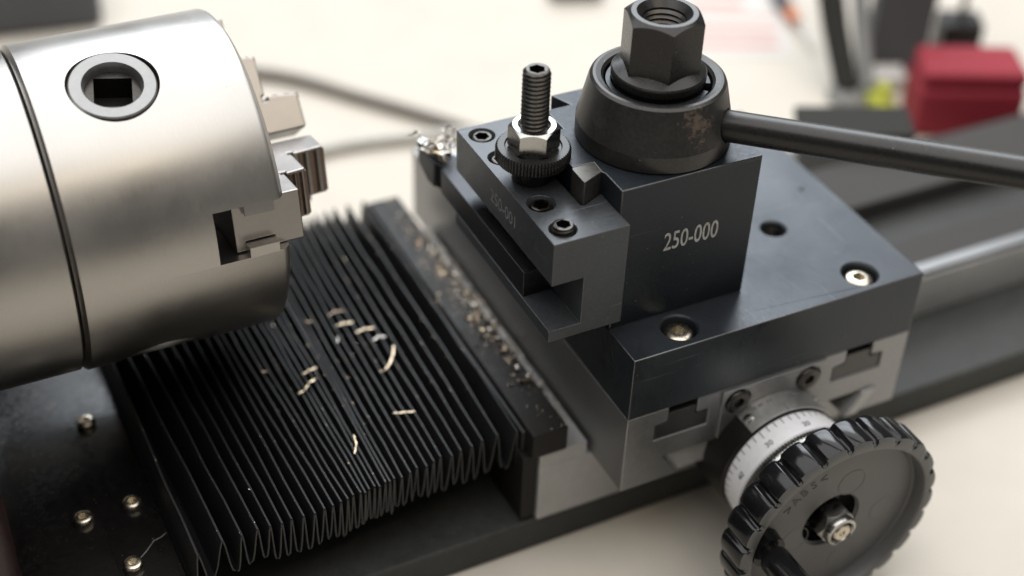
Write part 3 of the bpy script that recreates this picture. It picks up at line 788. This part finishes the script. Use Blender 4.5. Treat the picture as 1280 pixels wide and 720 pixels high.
# ================================================================== CHIPS ON THE BELLOWS
def ribbon(pts, th=0.62):
    n = len(pts); out = []
    for i in range(n - 1):
        for s in range(4):
            t = s / 4; out.append(Vector(pts[i]).lerp(Vector(pts[i + 1]), t))
    out.append(Vector(pts[-1]))
    rg = random.Random(int(abs(pts[0][0] * 100)))
    rad = [th * (0.75 + 0.25 * math.sin(i * 2.1 + rg.random())) for i in range(len(out))]
    rad[0] *= .6; rad[-1] *= .5
    return tube([(p.x, p.y, p.z + 0.12 * math.sin(i * 1.7)) for i, p in enumerate(out)], rad, 8, 0.5)
ZP = -37.0
chips = [
 ([(-54.8, 89.9), (-52, 90.2), (-48.8, 89.4)], .75, 'chip_metal', 'straight brass coloured chip lying across the bellows nearest the chuck face'),
 ([(-50.0, 84.2), (-47, 84.9), (-43.7, 84.1)], .72, 'chip_metal', 'short straight copper toned chip, middle one of three in a row on the bellows'),
 ([(-46.4, 78.4), (-44.2, 79.6), (-42.0, 78.6)], .62, 'chip_silver', 'short pale chip ending the row of three beside the hooked curl'),
 ([(-41.5, 73.6), (-43.2, 69.8), (-46.3, 65.6), (-48.4, 64.0), (-50.1, 63.8)], .68, 'chip_metal', 'long hooked brass coloured curl lying on the bellows'),
 ([(-72.6, 72.2), (-70.0, 73.1), (-67.0, 73.6)], .72, 'chip_metal', 'small notched chip above its longer twin on the bellows'),
 ([(-76.6, 64.2), (-73.6, 65.6), (-71.8, 67.8), (-68.6, 69.0)], .72, 'chip_metal', 'crooked two segment chip below a smaller one on the bellows'),
 ([(-53.6, 44.9), (-50.6, 44.0), (-47.2, 43.0)], .60, 'chip_metal', 'thin lone straight chip near the front right end of the bellows'),
 ([(-67.7, 41.0), (-68.3, 37.4), (-70.4, 33.5)], .55, 'chip_metal', 'slim chip lying along a pleat near the front of the bellows'),
 ([(-54.9, 95.5), (-52.5, 97.0), (-49.5, 96.2)], .5, 'chip_copper', 'dull brown chip just behind the straight brass one'),
 ([(-83.5, 78.5), (-81.0, 78.0)], .55, 'chip_copper', 'dark copper fleck on the pleats below the chuck'),
 ([(-63.0, 96.0), (-60.5, 95.0)], .5, 'chip_copper', 'dull brown fleck by the lower rim of the chuck'),
 ([(-57.0, 82.0), (-56.0, 84.6)], .42, 'chip_silver', 'tiny grey sliver caught between two pleats under the row of chips')]
for pts, th, mt, lb in chips:
    single('metal_chip', ribbon([(x, y, ZP) for x, y in pts], th * 0.72), mt, (pts[0][0], pts[0][1], ZP - .6), lb, 'metal chip', 'curled metal chips on the bellows')
# grains scattered over the end bar and against the slide
rg = random.Random(11)
grain_meshes = []
for m_ in ('chip_metal', 'chip_silver', 'chip_copper'):
    for v in range(2):
        b = curl((0, 0, 0.35), 6, 0.34 + .2 * v, 0.34, (1, .3, .1), 0.42, rg)
        me = to_mesh('metal_grain', b, m_, (0, 0, 0)); grain_meshes.append(me)
def grain(x, y, z, s, mi, label, group):
    o = bpy.data.objects.new('metal_grain', grain_meshes[mi]); COL.objects.link(o)
    o.location = W(x, y, z); o.rotation_euler = (rg.uniform(-.3, .3), rg.uniform(-.3, .3), rg.uniform(0, 6.3)); o.scale = (s, s, s)
    o['label'] = label; o['category'] = 'metal chip'; o['group'] = group
for i in range(130):
    y = min(138, max(42, rg.gauss(88, 26)))
    x = -8.8 - abs(rg.gauss(0, 3.4)); x = max(x, -19.5)
    grain(x, y, -36.5, rg.choice([.5, .6, .8, 1.0, 1.4]), rg.randrange(6), 'tiny bright metal grain lying on the black bar beside the slide', 'metal grains on the bar')
for i in range(80):
    y = 40 + 98 * rg.random()
    grain(-3.2 + rg.uniform(-3.6, 1.6), y, -45.8, rg.choice([.5, .7, .9, 1.1]), rg.choice([0, 0, 1, 2, 3, 4]), 'small metal grain in the gap between bar and cross slide', 'metal grains in the gap')
for (x, y, s) in ((92.2, 51.7, .9),):
    grain(x, y, 0.1, s, 2, 'lone bright speck of metal on top of the black block', 'speck on the block')

# ================================================================== BACKGROUND
def cable(name, pts, r, m_, label):
    P = [Vector(p) for p in pts]; out = []
    n = len(P)
    for i in range(n - 1):
        p0_, p1_, p2_, p3_ = P[max(i - 1, 0)], P[i], P[i + 1], P[min(i + 2, n - 1)]
        for s in range(8):
            t = s / 8
            out.append(0.5 * ((2 * p1_) + (-p0_ + p2_) * t + (2 * p0_ - 5 * p1_ + 4 * p2_ - p3_) * t * t + (-p0_ + 3 * p1_ - 3 * p2_ + p3_) * t ** 3))
    out.append(P[-1])
    single(name, tube(out, r, 12), m_, (P[0].x, P[0].y, -86), label, 'cable')
zc_ = -86 + 3.0
cable('power_cable', [(-120, 372, zc_), (-50, 352, zc_), (1.6, 324.5, zc_), (31.5, 290, zc_), (59, 254.8, zc_), (88, 214, zc_), (130, 190, zc_)], 2.9, 'cable_rubber', 'brown grey cable curving over the table behind the chuck')
cable('signal_cable', [(-120, 228, zc_), (-50, 241, zc_), (-0.7, 255.2, zc_), (40, 250, zc_), (90, 236, zc_), (140, 240, zc_)], 2.6, 'cable_pale', 'pale grey cable lying flat behind the turning tool')

gb = thing('grey_tool_box', 'flat dark grey box with paler front behind the lathe bed', 'box', (200, 152, -86))
part('box_lid', prism([(170.5, 158), (214, 139), (203, 119), (158, 137)], -49.8, -46.5), 'grey_plastic', gb, bevel=1.2)
part('box_front', prism([(171, 157), (213, 138.5), (202.5, 120), (159, 137.5)], -86, -49.9), 'pale_plastic', gb, bevel=0.8)

ar = thing('lamp_arm', 'grey metal desk lamp arm rising behind the dark grey box', 'lamp arm', (239, 205, -86))
part('foot', move(lathe([(0, 0), (9, 0), (9, 3), (6, 6), (0, 6)], 40), 239, 205, -86), 'pale_plastic', ar)
part('arm', tube([(239, 205, -81), (243, 226, -60), (247, 244, -38), (250, 262, -16), (252, 280, 10)], [5.5, 6, 6.5, 7, 7.5], 16), 'grey_plastic', ar)
part('rear_arm', tube([(248, 202, -81), (255, 222, -60), (262, 240, -38), (268, 258, -16), (274, 276, 10)], 3.8, 16), 'pale_plastic', ar)

mo = thing('charger_box', 'charcoal plastic box standing upright behind the lathe', 'plastic box', (278, 214, -86))
part('shell', prism([(262, 221), (287, 209), (297, 226), (272, 238)], -84, -10), 'charcoal_plastic', mo, bevel=2)
part('stand', prism([(266, 222), (286, 212), (293, 224), (274, 234)], -86, -84.1), 'pale_plastic', mo, bevel=0.5)

rb = thing('red_case', 'bright red plastic case at the end of the lathe bed', 'case', (262, 165, -86))
part('case_body', prism([(246, 166), (290, 146), (303, 172), (260, 192)], -86, -62), 'bright_red', rb, bevel=3, seg=3)
part('case_lid', prism([(247, 167), (290, 147), (302, 172), (261, 191)], -61.9, -54), 'bright_red', rb, bevel=3, seg=3)

lm = thing('lime_clip', 'small lime green plastic clip beside the red case', 'clip', (249, 192, -86))
part('jaw_plate', box(245, 253, 186, 199, -86, -80), 'lime_plastic', lm, bevel=1.2)
part('grip', box(247, 252, 189, 196, -79.9, -74), 'lime_plastic', lm, bevel=1.2)

ps = thing('printed_sheet', 'paper sheet with faded red print bands on the table behind the tool post', 'paper', (240, 300, -85.95))
part('paper', prism([(192, 268), (238, 248), (276, 312), (230, 338)], -85.95, -85.7), 'white_paper', ps)
for f in (0.12, 0.3, 0.52, 0.66, 0.86):
    a0, a1 = Vector((192, 268)).lerp(Vector((230, 338)), f), Vector((238, 248)).lerp(Vector((276, 312)), f)
    dd = Vector((38, 70)).normalized() * (5 if f != 0.52 else 2.5)
    i0, i1 = a0.lerp(a1, .06), a0.lerp(a1, .9 if f < .6 else .6)
    part('print_band', prism([tuple(i0), tuple(i1), tuple(i1 + dd), tuple(i0 + dd)], -85.68, -85.6), 'pink_paper', ps)
ad = thing('power_adapter', 'small black power adapter beside the upright charcoal box', 'adapter', (305, 212, -86))
part('shell', prism([(295, 210), (313, 202), (321, 217), (303, 226)], -86, -62), 'hub_black', ad, bevel=1.5)
part('lead', tube([(308, 214, -62.2), (309, 215, -52), (314, 219, -44), (324, 224, -40)], 1.6, 10), 'hub_black', ad)
nb_ = thing('white_note_block', 'white block of note paper beside the lamp arm', 'note block', (262, 208, -86))
part('sheets', prism([(252, 207), (268, 200), (275, 212), (259, 219)], -86, -79), 'white_paper', nb_, bevel=0.4)
part('glued_edge', prism([(251.6, 206.2), (267.6, 199.2), (267.9, 199.8), (251.9, 206.8)], -86, -79), 'cable_pale', nb_)
sd2 = thing('screwdriver', 'small screwdriver with black grip and orange collar on the table', 'screwdriver', (260, 285, -86))
part('grip', tube([(266, 304, -82), (262, 290, -82), (259.5, 281, -82)], [3.6, 4, 3.4], 14), 'charcoal_plastic', sd2)
part('collar', tube([(259.4, 280.8, -82), (257, 272, -82)], [3.4, 2.4], 14), 'orange_plastic', sd2)
part('blade', tube([(257, 271.9, -82), (250, 247, -82)], [0.9, 0.7], 10), 'bright_steel', sd2)

kb_ = thing('drill_bit_case', 'small black case on the table behind the tool post nut', 'case', (168, 350, -86))
part('case_body', prism([(156, 344), (181, 334), (188, 350), (163, 360)], -86, -79), 'charcoal_plastic', kb_, bevel=1.5)
part('case_lid', prism([(156.5, 344.3), (180.7, 334.5), (187.5, 349.7), (163.3, 359.5)], -78.9, -75), 'charcoal_plastic', kb_, bevel=1.5)
dk = thing('motor_cover', 'dark motor cover at the far edge of the table beyond the chuck', 'cover', (-80, 425, -86))
part('cover_shell', prism([(-110, 412), (-56, 404), (-50, 440), (-104, 450)], -86, -58), 'charcoal_plastic', dk, bevel=4, seg=3)
part('cover_vent', prism([(-100, 417), (-66, 412), (-62, 432), (-96, 438)], -57.9, -54), 'charcoal_plastic', dk, bevel=1.5)
